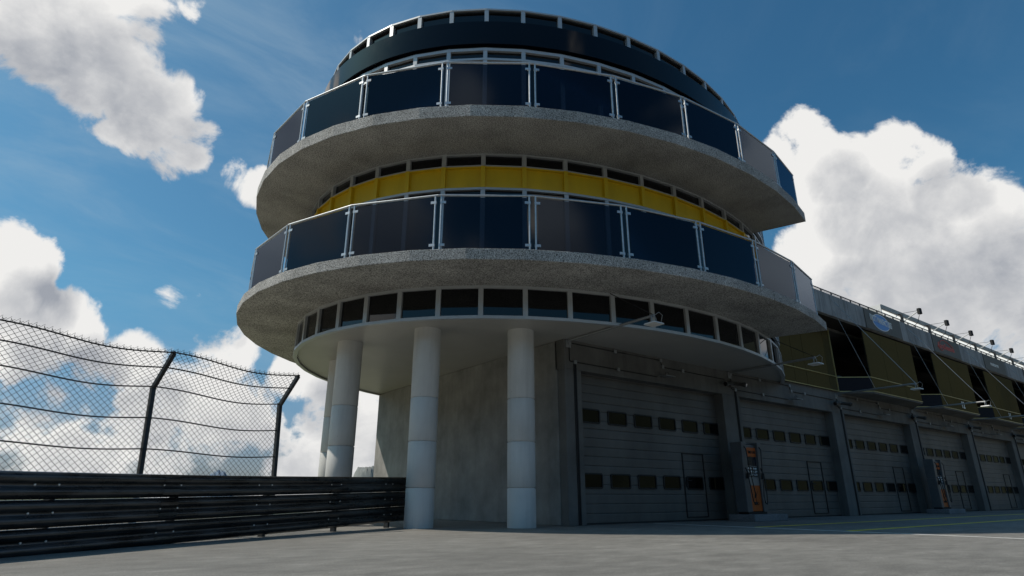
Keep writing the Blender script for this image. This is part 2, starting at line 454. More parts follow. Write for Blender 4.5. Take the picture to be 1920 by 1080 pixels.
# storey 2: tall glazing, yellow spandrels, clerestory strip
f2 = MB()
f2.ring(VIS, -0.10, 0.02, 8.57, 8.637)
f2.ring(VIS, -0.10, 0.0, S2T + 0.001, S2T + 0.08)
for t in VIS: mullion(f2, t, 0.01, 0.12, 0.12, S2T + 0.08, 8.57)
f2.ring(VIS, -0.10, 0.0, 9.292, 9.335)
f2.ring(VIS, -0.10, 0.0, S3 - 0.05, S3 - 0.002)
for t in VIS: mullion(f2, t, 0.008, 0.12, 0.12, 9.335, S3 - 0.05)
f2 = f2.build('window_band', 'frame', tower)
for a, b in zip(VIS[:-1], VIS[1:]):
    pane(a, b, -0.06, S2T + 0.05, 8.58, 'window', f2)
    pane(a, b, -0.08, 9.32, S3 - 0.04, 'clerestory_window', f2)
yb = MB(); 
for t in VIS: mullion(yb, t, 0.03, 0.12, 0.12, 8.637, 9.292)
yb.ring(VIS, -0.09, 0.005, 9.255, 9.2915); yb.ring(VIS, -0.09, 0.005, 8.6375, 8.672)
yb = yb.build('yellow_band', 'yellow', tower)
for a, b in zip(VIS[:-1], VIS[1:]): pane(a, b, -0.07, 8.66, 9.27, 'yellow_panel', yb, 'yellow')
# storey 3: glazing with transom
f3 = MB()
f3.ring(VIS, -0.10, 0.02, 12.86, 12.935)
f3.ring(VIS, -0.10, 0.02, 13.20, 13.30)
f3.ring(VIS, -0.10, 0.0, S3T + 0.001, S3T + 0.08)
for t in VIS:
    mullion(f3, t, 0.01, 0.12, 0.12, S3T + 0.08, 12.86); mullion(f3, t, 0.012, 0.12, 0.12, 12.935, 13.20)
f3 = f3.build('window_band', 'frame', tower)
for a, b in zip(VIS[:-1], VIS[1:]):
    pane(a, b, -0.06, S3T + 0.05, 12.87, 'window', f3); pane(a, b, -0.07, 12.92, 13.21, 'clerestory_window', f3)
bd = MB(); bd.smooth = True
FINE = [128 + 1.8 * k for k in range(0, 97)]
bd.ring(FINE, -0.05, 0.10, 13.38, 14.205); bd = bd.build('black_fascia', 'band', tower)
for p in bd.data.polygons: p.use_smooth = abs(p.normal.z) < 0.5
md = bd.modifiers.new('edges', 'EDGE_SPLIT'); md.split_angle = R(40)
rc = MB(); rc.ring(VIS, -0.14, -0.03, 13.301, 13.40); rc.build('shadow_gap', 'seam', tower)
fn = MB()
fn.ring(VIS, -0.22, -0.085, ZR - 0.055, ZR)
for t in VIS: mullion(fn, t, -0.095, 0.125, 0.13, 14.2, ZR - 0.055)
fn = fn.build('parapet_frame', 'frame', tower)
for a, b in zip(VIS[:-1], VIS[1:]): pane(a, b, -0.20, 14.15, ZR - 0.05, 'parapet_glass', fn)


# balconies
def balcony(z0, z1, dd, angles, hrail, tstart, tend, endrail):
    ts = [t for t in ([tstart] + [T0 + TS * k for k in range(-20, 12) if tstart + 1 < T0 + TS * k < tend - 1] + [tend])]
    mb = MB(); mb.ring(ts, -0.4, dd, z0, z1)
    slab = mb.build('balcony', 'slab', tower, bevel=0.012)
    dr = 1.60
    pts = [E(dr, t) for t in angles]
    segs = list(zip(pts[:-1], pts[1:]))
    if endrail: segs.append((pts[-1], E(0.35, tend - 0.6)))
    for a, b in segs:
        u = (b - a).normalized(); n = Vector((u.y, -u.x, 0))
        L_ = (b - a).length; g = 0.075
        pa, pb = a + u * g, b - u * g
        hr = MB(); hr.tube([(a.x, a.y, hrail), (b.x, b.y, hrail)], 0.028, 8); hr.build('handrail', 'rail', slab)
        for q, sgn in ((pa, 1), (pb, -1)):
            po = MB(); po.tube([(q.x, q.y, z1 - 0.0), (q.x, q.y, hrail)], 0.024, 8)
            for zz in (z1 + 0.17, hrail - 0.19):
                qz = Vector((q.x, q.y, zz)) - n * 0.0
                po.bar(qz - u * sgn * 0.03, qz + u * sgn * 0.11, 0.045, 0.065)
            po.build('rail_post', 'rail', slab)
        ga, gb = pa + u * 0.055, pb - u * 0.055
        gl = MB(); q = [ga - n * 0.006, gb - n * 0.006, gb + n * 0.006, ga + n * 0.006]
        gl.hexa([(p.x, p.y, z1 + 0.05) for p in q], [(p.x, p.y, hrail - 0.055) for p in q]); gl.build('glass_panel', 'balu', slab)
    return slab


balcony(S2, S2T, 1.782, [143, 156.3, 170, 183.6, 197.2, 210.3, 222.6, 234.7, 246.1, 257.2, 268.3, 278.2], 7.57, 100, 278.9, True)
balcony(S3, S3T, 1.735, [143.5, 157, 170.4, 183.7, 197.3, 210.4, 222.8, 234.5, 245.9, 257.2, 268.4, 277.9], 11.48, 100, 278.6, True)

# columns
COLS = [(7.585, 13.93), (9.70, 12.54)]


def ray_at(x, y, z):
    dd = px_dir(x, y); t = (z - 0.7) / dd.z; return (dd.x * t, dd.y * t)


COLS.append(ray_at(657.3, 647, Z1)); COLS.append(ray_at(638.5, 682, Z1))
for cx_, cy_ in COLS:
    prof = [(0.36, 0.0)]
    for zj in (0.93, 2.05, 3.15):
        prof += [(0.36, zj - 0.02), (0.353, zj - 0.012), (0.334, zj - 0.011), (0.334, zj + 0.009), (0.353, zj + 0.010), (0.36, zj + 0.018)]
    prof += [(0.36, ZS)]
    MB().lathe((cx_, cy_, 0), prof, 40).build('column', 'column', tower)

# ------------------------------------------------------------------ pit building
pit = thing('pit_building', 'long concrete pit building with roller garage doors below gold glass lounges', 'building', (11.15, FY, 0))
XE = BX + BP * NB + 20
MB().box(11.15, 11.45, FY + 0.32, 24.65, 0, ZS - 0.004).build('side_wall', 'wall', pit, bevel=0.02)
MB().box(11.46, XE, 24.3, 24.62, 0, 8.8).build('rear_wall', 'facade', pit)
fc = MB(); fc.prism([(11.15, FY), (BX, FY), (BX, FY + 0.30), (11.15, FY + 0.30)], 0, 4.15)
fc.build('pier_wall', 'facade', pit, bevel=0.015)
for k in range(NB + 1):
    x0 = BX + BP * k + BW; x1 = BX + BP * (k + 1)
    fc = MB(); fc.box(x0, x1, FY, FY + 0.42, 0, 4.15); fc.build('pier_wall', 'facade', pit, bevel=0.015)
ln = MB(); ln.box(11.15, XE, FY, FY + 0.40, 4.15, 5.085); ln.build('lintel_wall', 'facade', pit, bevel=0.012)
MB().box(20.2, XE, 13.9, 24.2, 7.92, 8.9).build('roof', 'facade', pit)
MB().box(20.2, XE, 12.5, 24.2, 5.0, 5.08).build('floor_slab', 'facade', pit)
MB().box(20.2, XE, 15.2, 15.3, 5.09, 7.9).build('lounge_wall', 'lounge', pit)
MB().box(20.6, XE, FY + 0.02, 13.88, 7.921, 8.04).build('ceiling_slab', 'facade', pit)
pa = MB(); pa.box(21.0, XE, 11.38, 11.56, 8.05, 9.05); pa.build('parapet', 'parapet', pit, bevel=0.01)
sf = MB(); sf.box(21.0, XE, 11.57, 13.2, 8.06, 8.12); sf.build('parapet_soffit', 'lounge', pit)
MB().box(11.46, XE, 13.45, 13.55, 0, 4.9).build('dark_backing', 'lounge', pit)

# garage doors
DY = 12.74


def door_panel(x0, x1):
    mb = MB(); ph = 0.256; prof = []
    z = 0.02
    while z < 4.15:
        z1 = min(z + ph, 4.2)
        prof += [(DY + 0.016, z), (DY + 0.003, z + 0.012), (DY, z + 0.03), (DY, z1 - 0.03), (DY + 0.003, z1 - 0.012), (DY + 0.016, z1 - 0.001)]
        z = z1
    vs = [(x0, y, z) for y, z in prof] + [(x1, y, z) for y, z in prof]; n = len(prof)
    mb.add(vs, [[i, i + 1, n + i + 1, n + i][::-1] for i in range(n - 1)])
    mb.box(x0, x1, DY + 0.03, DY + 0.07, 0.0, 4.2)
    return mb


def rrect(cx, cz, w, h, r, n=4):
    pts = []
    for sx, sz, a0 in ((1, 1, 0), (-1, 1, 90), (-1, -1, 180), (1, -1, 270)):
        for k in range(n + 1):
            a = R(a0 + 90 * k / n); pts.append((cx + sx * (w / 2 - r) + r * math.cos(a), cz + sz * (h / 2 - r) + r * math.sin(a)))
    return pts


for k in range(NB + 1):
    x0 = BX + BP * k + 0.003; x1 = x0 + BW - 0.006
    dr = door_panel(x0, x1).build('garage_door', 'door', pit, recalc=False)
    for zc in (1.148, 2.945):
        for j in range(6):
            xc = x0 + 0.575 + 1.155 * j
            w = MB(); o = rrect(xc, zc, 0.83, 0.42, 0.06); i_ = rrect(xc, zc, 0.75, 0.34, 0.04); n = len(o)
            yf = DY - 0.028
            vs = [(p[0], DY + 0.01, p[1]) for p in o] + [(p[0], yf, p[1]) for p in o] + [(p[0], yf, p[1]) for p in i_] + [(p[0], DY - 0.008, p[1]) for p in i_]
            fs = []
            for a in range(3):
                for q in range(n): fs.append([a * n + q, a * n + (q + 1) % n, (a + 1) * n + (q + 1) % n, (a + 1) * n + q][::1])
            w.add(vs, fs); w.cur = 1; w.add(vs[3 * n:], [list(range(n))])
            w.build('door_window', ['rubber', 'pane'], dr, recalc=False)
    wk = MB(); a, b = BX + BP * k + 4.65, BX + BP * k + 5.72
    for p, q in (((a, 0.12), (a, 2.06)), ((b, 0.12), (b, 2.06)), ((a, 2.06), (b, 2.06)), ((a, 0.12), (b, 0.12))):
        wk.bar((p[0], DY - 0.012, p[1]), (q[0], DY - 0.012, q[1]), 0.035 if p[0] == q[0] else 0.03, 0.035 if p[0] != q[0] else 0.03, up=(0, 1, 0))
    wk = wk.build('wicket_door_frame', 'rubber', dr)
    hd = MB(); hd.box(a + 0.05, a + 0.09, DY - 0.06, DY - 0.03, 1.02, 1.32); hd.bar((a + 0.07, DY - 0.075, 1.22), (a + 0.30, DY - 0.075, 1.22), 0.025, 0.03); hd.build('handle', 'black', wk)
    bs = MB(); bs.box(x0, x1, DY - 0.02, DY - 0.001, 0.0, 0.045); bs.build('bottom_seal', 'rubber', dr)

# gold lounge windows: flat run first, then projecting trapezoid bays
g0 = MB(); 
xs = [20.3, 22.0, 23.6, 24.55, 26.45, 27.07]
for a, b in zip(xs[:-1], xs[1:]): g0.box(a + 0.012, b - 0.012, 12.33, 12.365, 5.10, 7.915)
g0 = g0.build('gold_glazing', 'gold', pit)
e = MB(); e.box(20.3, 27.07, 12.29, 12.328, 5.72, 5.745); e.build('brass_rail', 'goldedge', g0)
e = MB(); e.box(20.3, 27.07, 12.29, 12.328, 5.075, 5.105); e.build('brass_rail', 'goldedge', g0)
e = MB(); e.box(27.06, 27.11, 12.30, 12.37, 5.1, 7.9); e.build('brass_edge', 'goldedge', g0)
e = MB(); e.box(20.3, 27.07, 12.37, 12.39, 5.09, 7.915); e.build('glazing_backing', 'seam', g0)

for k in range(2, NB + 2):
    x0 = 27.26 + BP * (k - 2)
    P0, P1, P2, P3 = Vector((x0, 12.385, 0)), Vector((x0 + 1.14, 11.44, 0)), Vector((x0 + 6.33, 11.44, 0)), Vector((x0 + 7.72, 12.385, 0))
    fl = MB(); fl.prism([P0, P1, P2, P3], 5.02, 5.095)
    bay = fl.build('lounge_bay', 'facade', pit)
    for i in range(3):
        a = P1.lerp(P2, i / 3); b = P1.lerp(P2, (i + 1) / 3)
        MB().box(a.x + 0.012, b.x - 0.012, 11.43, 11.46, 5.10, 7.9).build('gold_panel', 'gold', bay)
    MB().box(P1.x, P2.x, 11.465, 11.48, 5.10, 7.9).build('panel_backing', 'seam', bay)
    u = (P3 - P2).normalized(); n = Vector((-u.y, u.x, 0))
    q = [P2, P3, P3 + n * 0.03, P2 + n * 0.03]; m_ = MB(); m_.hexa([(p.x, p.y, 5.1) for p in q], [(p.x, p.y, 7.9) for p in q]); m_.build('gold_panel', 'gold', bay)
    u = (P1 - P0).normalized(); n = Vector((-u.y, u.x, 0))
    q = [P0, P1, P1 + n * 0.03, P0 + n * 0.03]; m_ = MB(); m_.hexa([(p.x, p.y, 5.1) for p in q], [(p.x, p.y, 5.71) for p in q]); m_.build('upstand', 'navy', bay)
    for zz in (5.73, 5.105):
        r_ = MB(); o = Vector((0, -0.02, 0))
        for a, b in ((P0, P1), (P1, P2)): r_.bar((a + o) + Vector((0, 0, zz)), (b + o) + Vector((0, 0, zz)), 0.022, 0.028)
        r_.build('brass_rail', 'goldedge', bay)
    if k in (3, 4):
        text_mesh('bay_number', {3: '12', 4: '11'}[k], 0.5, 'letter', front_mat(x0 + 4.05, 11.425, 5.42), bay)

# roof handrail
hr = MB(); hr.bar((21, 11.47, 9.215), (XE, 11.47, 9.215), 0.04, 0.035); hr.bar((21, 11.47, 9.15), (XE, 11.47, 9.15), 0.012, 0.012); hr.bar((21, 11.47, 9.105), (XE, 11.47, 9.105), 0.012, 0.012)
hr = hr.build('roof_handrail', 'darksteel', pit)
x = 21.7
while x < 66:
    MB().box(x, x + 0.05, 11.45, 11.49, 9.051, 9.20).build('rail_post', 'darksteel', hr); x += 0.885

# conduits on the lintel
for k in range(NB):
    o = BP * k
    cb = MB(); y = FY - 0.018; r = 0.014
    cb.tube([(11.33 + o, y, 4.40), (11.33 + o, y, 4.90), (13.2 + o, y, 4.905), (15.31 + o, y, 4.91), (15.36 + o, y, 4.70), (18.75 + o, y, 4.68)], r, 6)
    cb.tube([(11.33 + o, y, 4.40), (11.36 + o, y, 4.37), (13.3 + o, y, 4.36), (15.1 + o, y, 4.35)], r, 6)
    cb.tube([(11.50 + o, y, 4.36), (11.50 + o, y, 0.02)], 0.022, 6); cb.tube([(11.56 + o, y, 4.36), (11.56 + o, y, 0.02)], 0.022, 6)
    cb = cb.build('conduit', 'rubber', pit)
    for xx, zz in ((11.33, 4.90), (13.2, 4.905), (15.31, 4.91), (15.38, 4.70), (16.4, 4.695), (11.53, 4.36), (13.3, 4.36)):
        MB().box(xx + o - 0.055, xx + o + 0.055, FY - 0.06, FY - 0.001, zz - 0.055, zz + 0.055).build('junction_box', 'greymetal', cb, bevel=0.008)

# ------------------------------------------------------------------ lamp arms on the piers
ORD = ['first', 'second', 'third', 'fourth', 'fifth', 'sixth', 'seventh']


def arm_parts(t, x, stay_pts, stay_mat):
    z = 4.955
    p = MB(); p.tube([(x, FY, z), (x, 9.22, z)], 0.036, 10); p.build('arm', 'greymetal', t)
    b = MB(); b.box(x - 0.09, x + 0.09, FY - 0.03, FY - 0.001, z - 0.2, z + 0.03); b.build('wall_bracket', 'greymetal', t, bevel=0.01)
    h = MB(); h.hexa([(x - 0.18, 9.06, 4.725), (x + 0.18, 9.06, 4.725), (x + 0.18, 9.42, 4.725), (x - 0.18, 9.42, 4.725)], [(x - 0.165, 9.08, 4.76), (x + 0.165, 9.08, 4.76), (x + 0.165, 9.40, 4.76), (x - 0.165, 9.40, 4.76)])
    h = h.build('lamp_head', 'white', t)
    u = MB()
    for s in (-1, 1): u.tube([(x + s * 0.09, 9.24, 4.76), (x + s * 0.09, 9.24, 4.89), (x + s * 0.05, 9.24, 4.95)], 0.014, 6)
    u.tube([(x, 9.2, 4.955), (x + 0.05, 9.1, 5.02), (x + 0.11, 9.05, 4.94), (x + 0.1, 9.1, 4.76)], 0.009, 6)
    u.build('hanger', 'greymetal', h)
    for a, b_, r in stay_pts:
        s = MB(); s.tube([a, b_], r, 6); s.build('stay_cable', stay_mat, t)


ray_s = lambda px, py, z: (*ray_at(px, py, z), z)
arm_where = ['at the near corner of the first door', 'half hidden under the right end of the tower soffit', 'in front of the first gold lounge bay',
             'past the first gold bay, bright stay', 'between the second and third gold lounge bays', 'farthest along the building at the right edge']
for k in range(NB):
    x = 11.3 + BP * k
    t = thing('lamp_arm', f'{ORD[k]} lamp arm from the tower, {arm_where[k]}', 'wall lamp', (x, FY, 5.0), 'long lamp arms on the garage piers')
    if k < 2:
        q = ray_s(1143, 550, S2) if k == 0 else ray_s(1443, 634, S2)
        arm_parts(t, x, [((x, 9.25, 4.985), q, 0.012)], 'rubber')
    else:
        arm_parts(t, x, [((x, 9.25, 4.985), (x - 1.0, 11.37, 8.8), 0.013), ((x, 10.75, 4.985), (x - 1.0, 11.37, 8.3), 0.008)], 'rail')

for k in range(NB):
    x = 15.35 + BP * k
    t = thing('wall_lamp', f'small flat lamp plate above the {ORD[k]} garage door from the tower', 'wall lamp', (x, FY, 4.35), 'flat lamps above the garage doors')
    MB().hexa([(x - 0.25, 12.02, 4.34), (x + 0.2, 12.02, 4.34), (x + 0.2, 12.3, 4.36), (x - 0.25, 12.3, 4.36)], [(x - 0.25, 12.02, 4.365), (x + 0.2, 12.02, 4.365), (x + 0.2, 12.3, 4.385), (x - 0.25, 12.3, 4.385)]).build('lamp_plate', 'greymetal', t)
    MB().tube([(x, FY, 4.36), (x, 12.25, 4.40)], 0.02, 8).build('lamp_stem', 'greymetal', t)
    MB().tube([(x + 0.02 + 0.09 * math.cos(a * 0.6), 12.2, 4.44 + 0.07 * math.sin(a * 0.6)) for a in range(11)], 0.008, 5).build('cable_loop', 'rubber', t)

for k in range(1, NB):
    x = 11.3 + BP * k
    t = thing('twin_camera', f'pair of dark camera housings on the {ORD[k - 1]} pier right of the tower wall', 'camera', (x, FY, 4.5), 'camera pairs on the garage piers')
    MB().box(x - 0.12, x + 0.12, 12.30, FY - 0.001, 4.42, 4.66).build('bracket', 'camgrey', t, bevel=0.015)
    for a, b in (((x - 0.1, 12.22, 4.56), (x - 0.62, 12.18, 4.46)), ((x + 0.02, 12.25, 4.55), (x + 0.12, 11.85, 4.45))):
        a, b = Vector(a), Vector(b); dd = (b - a)
        h = MB(); h.tube([a, a + dd * 0.75, a + dd * 0.76, b], [0.065, 0.065, 0.085, 0.09], 14); h = h.build('camera_housing', 'camgrey', t)
        MB().tube([b + dd * 0.005, b + dd * 0.04], [0.068, 0.06], 14).build('lens', 'glass', h)

# ------------------------------------------------------------------ sponsor boards on the parapet
def board(k, label, mat):
    x0 = 28.84 + BP * (k - 2)
    t = thing('sign_board', label, 'sign', (x0 + 1.9, 11.36, 8.08), 'sponsor boards on the parapet')
    MB().box(x0, x0 + 3.83, 11.345, 11.379, 8.06, 9.02).build('panel', mat, t)
    return t, x0


t, x0 = board(2, 'grey sign board with a blue oval and the words KNOTT MANUFACTURES', 'sign')
ov = MB(); n = 40; cx_, cz_ = x0 + 1.62, 8.55
o1 = [(cx_ + 0.92 * math.cos(2 * math.pi * i / n), cz_ + 0.40 * math.sin(2 * math.pi * i / n)) for i in range(n)]
o2 = [(cx_ + 0.87 * math.cos(2 * math.pi * i / n), cz_ + 0.365 * math.sin(2 * math.pi * i / n)) for i in range(n)]
ov.add([(p[0], 11.341, p[1]) for p in o1], [list(range(n))]); ov.cur = 1; ov.add([(p[0], 11.337, p[1]) for p in o2], [list(range(n))])
ov.build('oval_emblem', ['letter', 'blue'], t, recalc=False)
text_mesh('lettering', 'KNOTT MANUFACTURES', 0.42, 'letter', front_mat(x0 + 1.61, 11.331, 8.60, R(-3.0)), t, width=2.25)
t, x0 = board(3, 'grey sign board with red swooping lettering and a car outline', 'sign')
text_mesh('lettering', 'RaceSeasons', 0.42, 'red', front_mat(x0 + 1.75, 11.34, 8.5), t, width=2.3, shear=0.2)
sw = MB(); sw.tube([(x0 + 0.9 + 1.9 * i / 14, 11.338, 8.62 + 0.26 * math.sin(math.pi * (i / 14) ** 0.7)) for i in range(15)], 0.018, 5)
sw.tube([(x0 + 0.55 + 0.9 * i / 10, 11.338, 8.44 - 0.2 * math.sin(math.pi * i / 10)) for i in range(11)], 0.018, 5); sw.build('swoosh', 'red', t)
t, x0 = board(4, 'olive sign board with small pale lower case lettering', 'sign')
text_mesh('lettering', 'motorm', 0.34, 'letter', front_mat(x0 + 1.75, 11.34, 8.52), t, width=1.45)
M2 = board(5, 'farthest sign board along the parapet, plain grey at the right edge', 'sign')

# ------------------------------------------------------------------ roof canopy and its lights
cn = thing('roof_canopy', 'long pale canopy on posts behind the roof handrail', 'canopy', (36, 13, 8.9))
MB().box(35.4, 80, 13.0, 13.1, 10.60, 10.88).build('fascia', 'fascia', cn, bevel=0.02)
aw = MB(); aw.add([(35.3, 13.12, 10.62), (80, 13.12, 10.62), (80, 13.7, 9.7), (35.3, 13.7, 9.7)], [[0, 1, 2, 3]]); aw.build('underside', 'awning', cn)
MB().box(35.32, 35.398, 13.02, 14.6, 10.2, 10.84).build('end_panel', 'white', cn)
for k in range(11):
    x = 37.55 + 3.895 * k
    p = MB(); p.box(x - 0.05, x + 0.05, 12.8, 12.92, 8.9, 10.62); p.bar((x, 12.86, 10.6), (x, 13.2, 10.7), 0.08, 0.08); p.build('post', 'darksteel', cn)
for k in range(6):
    x = 37.55 + 3.895 * k
    t = thing('roof_floodlight', f'{ORD[k]} black floodlight box from the tower, on a bracket above the roof handrail', 'floodlight', (x, 12.86, 10.3), 'floodlights along the roof canopy')
    hx, hy, hz = x - 0.62, 11.73, 10.42
    b = MB(); b.bar((hx, hy, hz - 0.17), (hx, hy, hz + 0.17), 0.2, 0.16, up=(0.3, 1, 0)); b.build('housing', 'black', t, bevel=0.02)
    MB().tube([(x, 12.8, 10.2), (hx, hy + 0.1, hz)], 0.028, 8).build('support_arm', 'white', t)
    MB().tube([(x - 0.3, 13.0, 10.6), (hx, hy + 0.1, hz + 0.06)], 0.012, 6).build('tie_rod', 'darksteel', t)
    MB().tube([(x, 12.8, 10.0), (x - 0.1, 12.4, 9.75), (hx + 0.15, hy + 0.25, 9.85), (hx + 0.02, hy + 0.05, hz - 0.2)], 0.014, 6).build('power_cable', 'rubber', t)

# ------------------------------------------------------------------ bar stools in the open lounge corners
bayn = ['first', 'second', 'third']
for k in range(2, 4):
    for j in range(3):
        x = 27.75 + BP * (k - 2) + 0.55 * j; y = 12.75 - 0.12 * j + 0.2
        z = 5.1; h = 0.86
        t = thing('bar_stool', f'{["left", "middle", "right"][j]} thin legged bar stool behind the {bayn[k - 2]} open lounge corner', 'stool', (x, y, z), 'bar stools in the open lounges')
        MB().lathe((x, y, z + h - 0.04), [(0.0, 0), (0.18, 0), (0.19, 0.02), (0.17, 0.04), (0, 0.045)], 16).build('seat', 'greymetal', t)
        for a in range(4):
            dx, dy = math.cos(a * math.pi / 2 + .6), math.sin(a * math.pi / 2 + .6)
            MB().tube([(x + dx * 0.11, y + dy * 0.11, z + h - 0.04), (x + dx * 0.22, y + dy * 0.22, z)], 0.012, 6).build('leg', 'greymetal', t)

# ------------------------------------------------------------------ fuel islands and pumps
def island(dx, label):
    o = MB(); o.prism([(17.87 + dx, 11.3), (19.62 + dx, 11.22), (19.75 + dx, 11.35), (19.75 + dx, 12.25), (17.9 + dx, 12.25)], 0, 0.2)
    return tag(o.build('pump_island', 'island', bevel=0.02), label, 'kerb island', 'concrete islands under the fuel pumps')


island(0, 'low concrete island under the nearer fuel pump'); island(2 * BP, 'low concrete island under the farther fuel pump')
PX0, PX1, PY0, PY1, PZ = 18.0, 19.1, 11.57, 11.98, 0.2
pump = thing('fuel_pump', 'nearer grey and orange fuel pump, large, right of the first garage door', 'fuel pump', (18.0, 11.57, 0.2), 'fuel pumps on islands')
MB().box(PX0 + 0.03, PX1 - 0.03, PY0 + 0.03, PY1 - 0.03, PZ, PZ + 0.07).build('plinth', 'black', pump)
b = MB(); b.box(PX0 + 0.275, PX1 - 0.20, PY0 + 0.10, PY1, PZ + 0.07, 2.36); b.build('cabinet', 'pump', pump, bevel=0.012)
for xa, xb in ((PX0, PX0 + 0.27), (PX1 - 0.195, PX1)):
    sd = MB(); sd.hexa([(xa, PY0 + 0.02, PZ + 0.07), (xb, PY0 + 0.02, PZ + 0.07), (xb, PY1 + 0.005, PZ + 0.07), (xa, PY1 + 0.005, PZ + 0.07)], [(xa, PY0 + 0.02, 1.55), (xb, PY0 + 0.02, 1.55), (xb, PY1 + 0.005, 1.55), (xa, PY1 + 0.005, 1.55)])
    sd.hexa([(xa, PY0 + 0.02, 1.5501), (xb, PY0 + 0.02, 1.5501), (xb, PY1 + 0.005, 1.5501), (xa, PY1 + 0.005, 1.5501)], [(xa, PY0 - 0.02, 2.43), (xb, PY0 - 0.02, 2.43), (xb, PY1 + 0.005, 2.43), (xa, PY1 + 0.005, 2.43)])
    s = sd.build('side_housing', 'pump', pump, bevel=0.015)
    xm = (xa + xb) / 2; yy = PY0 - 0.03
    hs = MB(); sg = 1 if xa == PX0 else -1
    hs.tube([(xm, yy + 0.02, 2.3), (xm + 0.02, yy - 0.03, 2.2), (xm + 0.06 * sg, yy - 0.04, 1.7), (xm + 0.13 * sg, yy - 0.06, 1.2), (xm + 0.2 * sg, yy - 0.07, 0.75), (xm + 0.19 * sg, yy - 0.08, 0.55), (xm + 0.1 * sg, yy - 0.08, 0.5), (xm + 0.03 * sg, yy - 0.07, 0.6), (xm - 0.01 * sg, yy - 0.05, 1.1), (xm - 0.02 * sg, yy - 0.03, 1.36)], 0.017, 7)
    hs.build('hose', 'rubber', pump)
    nz = MB(); nz.tube([(xm - 0.02, yy, 1.28), (xm - 0.02, yy - 0.02, 1.46)], [0.05, 0.045], 8); nz.tube([(xm - 0.02, yy - 0.02, 1.46), (xm - 0.05, yy + 0.02, 1.62)], 0.018, 7); nz.build('nozzle', 'black', pump)
xa, xb = PX0 + 0.28, PX1 - 0.205
yc = PY0 + 0.098
MB().box(xa, xb, yc - 0.03, yc, 1.98, 2.27).build('header_panel', 'orange', pump, bevel=0.005)
text_mesh('lettering', 'TIMO GAS', 0.12, 'black', front_mat((xa + xb) / 2 + 0.06, yc - 0.034, 2.12), pump, width=0.42)
fl = MB(); fl.add([(xa + 0.03, yc - 0.034, 2.05), (xa + 0.09, yc - 0.034, 2.10), (xa + 0.12, yc - 0.034, 2.19), (xa + 0.05, yc - 0.034, 2.15)], [[0, 1, 2, 3]]); fl.build('flame_mark', 'black', pump, recalc=False)
MB().box(xa + 0.02, xb - 0.02, yc - 0.012, yc, 1.70, 1.975).build('screen', 'display', pump)
dp = MB(); dp.box(xa + 0.02, xb - 0.02, yc - 0.03, yc, 1.33, 1.68); dp.cur = 1; dp.box(xa + 0.035, xb - 0.035, yc - 0.034, yc - 0.029, 1.35, 1.665)
dp = dp.build('price_display', ['greymetal', 'display'], pump)
for r_, row in enumerate(('0.00 0.00', '1.28 1.29', '1.30 1.31')):
    for c_, w in enumerate(row.split()):
        text_mesh('digits', w, 0.085, 'letter', front_mat(xa + 0.15 + 0.30 * c_, yc - 0.037, 1.60 - 0.095 * r_), dp, width=0.2)
MB().box(xa, xb, yc - 0.028, yc, 1.08, 1.325).build('grey_panel', 'greymetal', pump)
MB().box(xa, xb, yc - 0.03, yc, 0.29, 1.075).build('orange_panel', 'orange', pump, bevel=0.005)
fl = MB(); cx_ = (xa + xb) / 2
fl.add([(cx_ - 0.08, yc - 0.034, 0.68), (cx_ + 0.0, yc - 0.034, 0.70), (cx_ + 0.16, yc - 0.034, 0.92), (cx_ + 0.04, yc - 0.034, 0.80), (cx_ + 0.02, yc - 0.034, 0.88), (cx_ - 0.06, yc - 0.034, 0.76)], [[0, 1, 2, 3, 4, 5]]); fl.build('flame_mark', 'black', pump, recalc=False)
text_mesh('lettering', 'TIMO', 0.12, 'black', front_mat(cx_, yc - 0.034, 0.52), pump, width=0.3)
copy_thing(pump, (18.0 + 2 * BP, 11.57, 0.2), 'farther fuel pump, small, standing before the fourth garage door')

# ------------------------------------------------------------------ guard rail
PATH = [(-9.5, 3.2, 0.95), (-5.2, 6.6, 0.98), (-2.6, 8.55, 1.0), (-0.23, 10.21, 1.02), (1.16, 11.2, 1.045), (2.56, 12.06, 1.07), (4.95, 13.3, 1.13), (7.85, 14.9, 1.21)]


def path_at(s):
    acc = 0
    for a, b in zip(PATH[:-1], PATH[1:]):
        l = math.hypot(b[0] - a[0], b[1] - a[1])
        if s <= acc + l or b is PATH[-1]:
            f = (s - acc) / l
            return Vector((a[0] + (b[0] - a[0]) * f, a[1] + (b[1] - a[1]) * f, a[2] + (b[2] - a[2]) * f)), Vector((b[0] - a[0], b[1] - a[1], 0)).normalized()
        acc += l


PL = sum(math.hypot(b[0] - a[0], b[1] - a[1]) for a, b in zip(PATH[:-1], PATH[1:]))
rail = thing('guard_rail', 'dark three beam steel guard rail curving along the tarmac to the columns', 'guard rail', (2.56, 12.06, 0))
WP = [(0.03, 0.002), (0.0, 0.0), (-0.016, -0.01), (-0.05, -0.035), (-0.062, -0.065), (-0.056, -0.11), (-0.02, -0.14), (-0.012, -0.155), (-0.012, -0.17), (-0.02, -0.185), (-0.056, -0.215), (-0.062, -0.26), (-0.05, -0.295), (-0.016, -0.32), (-0.004, -0.332)]
BH = 0.354
WP = [(a * 1.05, b * 1.045) for a, b in WP]
NS = 60
smooth_pts = []
for i in range(NS + 1):
    s = PL * i / NS
    acc = Vector((0, 0, 0)); an = Vector((0, 0, 0)); w = 0
    for q in range(-4, 5):
        p, tg = path_at(min(max(s + q * 0.35, 0.0), PL)); ww = 5 - abs(q); acc += p * ww; an += tg * ww; w += ww
    p, tg = (acc / w, (an / w).normalized())
    if i == NS: p = Vector(PATH[-1])
    smooth_pts.append((p, tg))


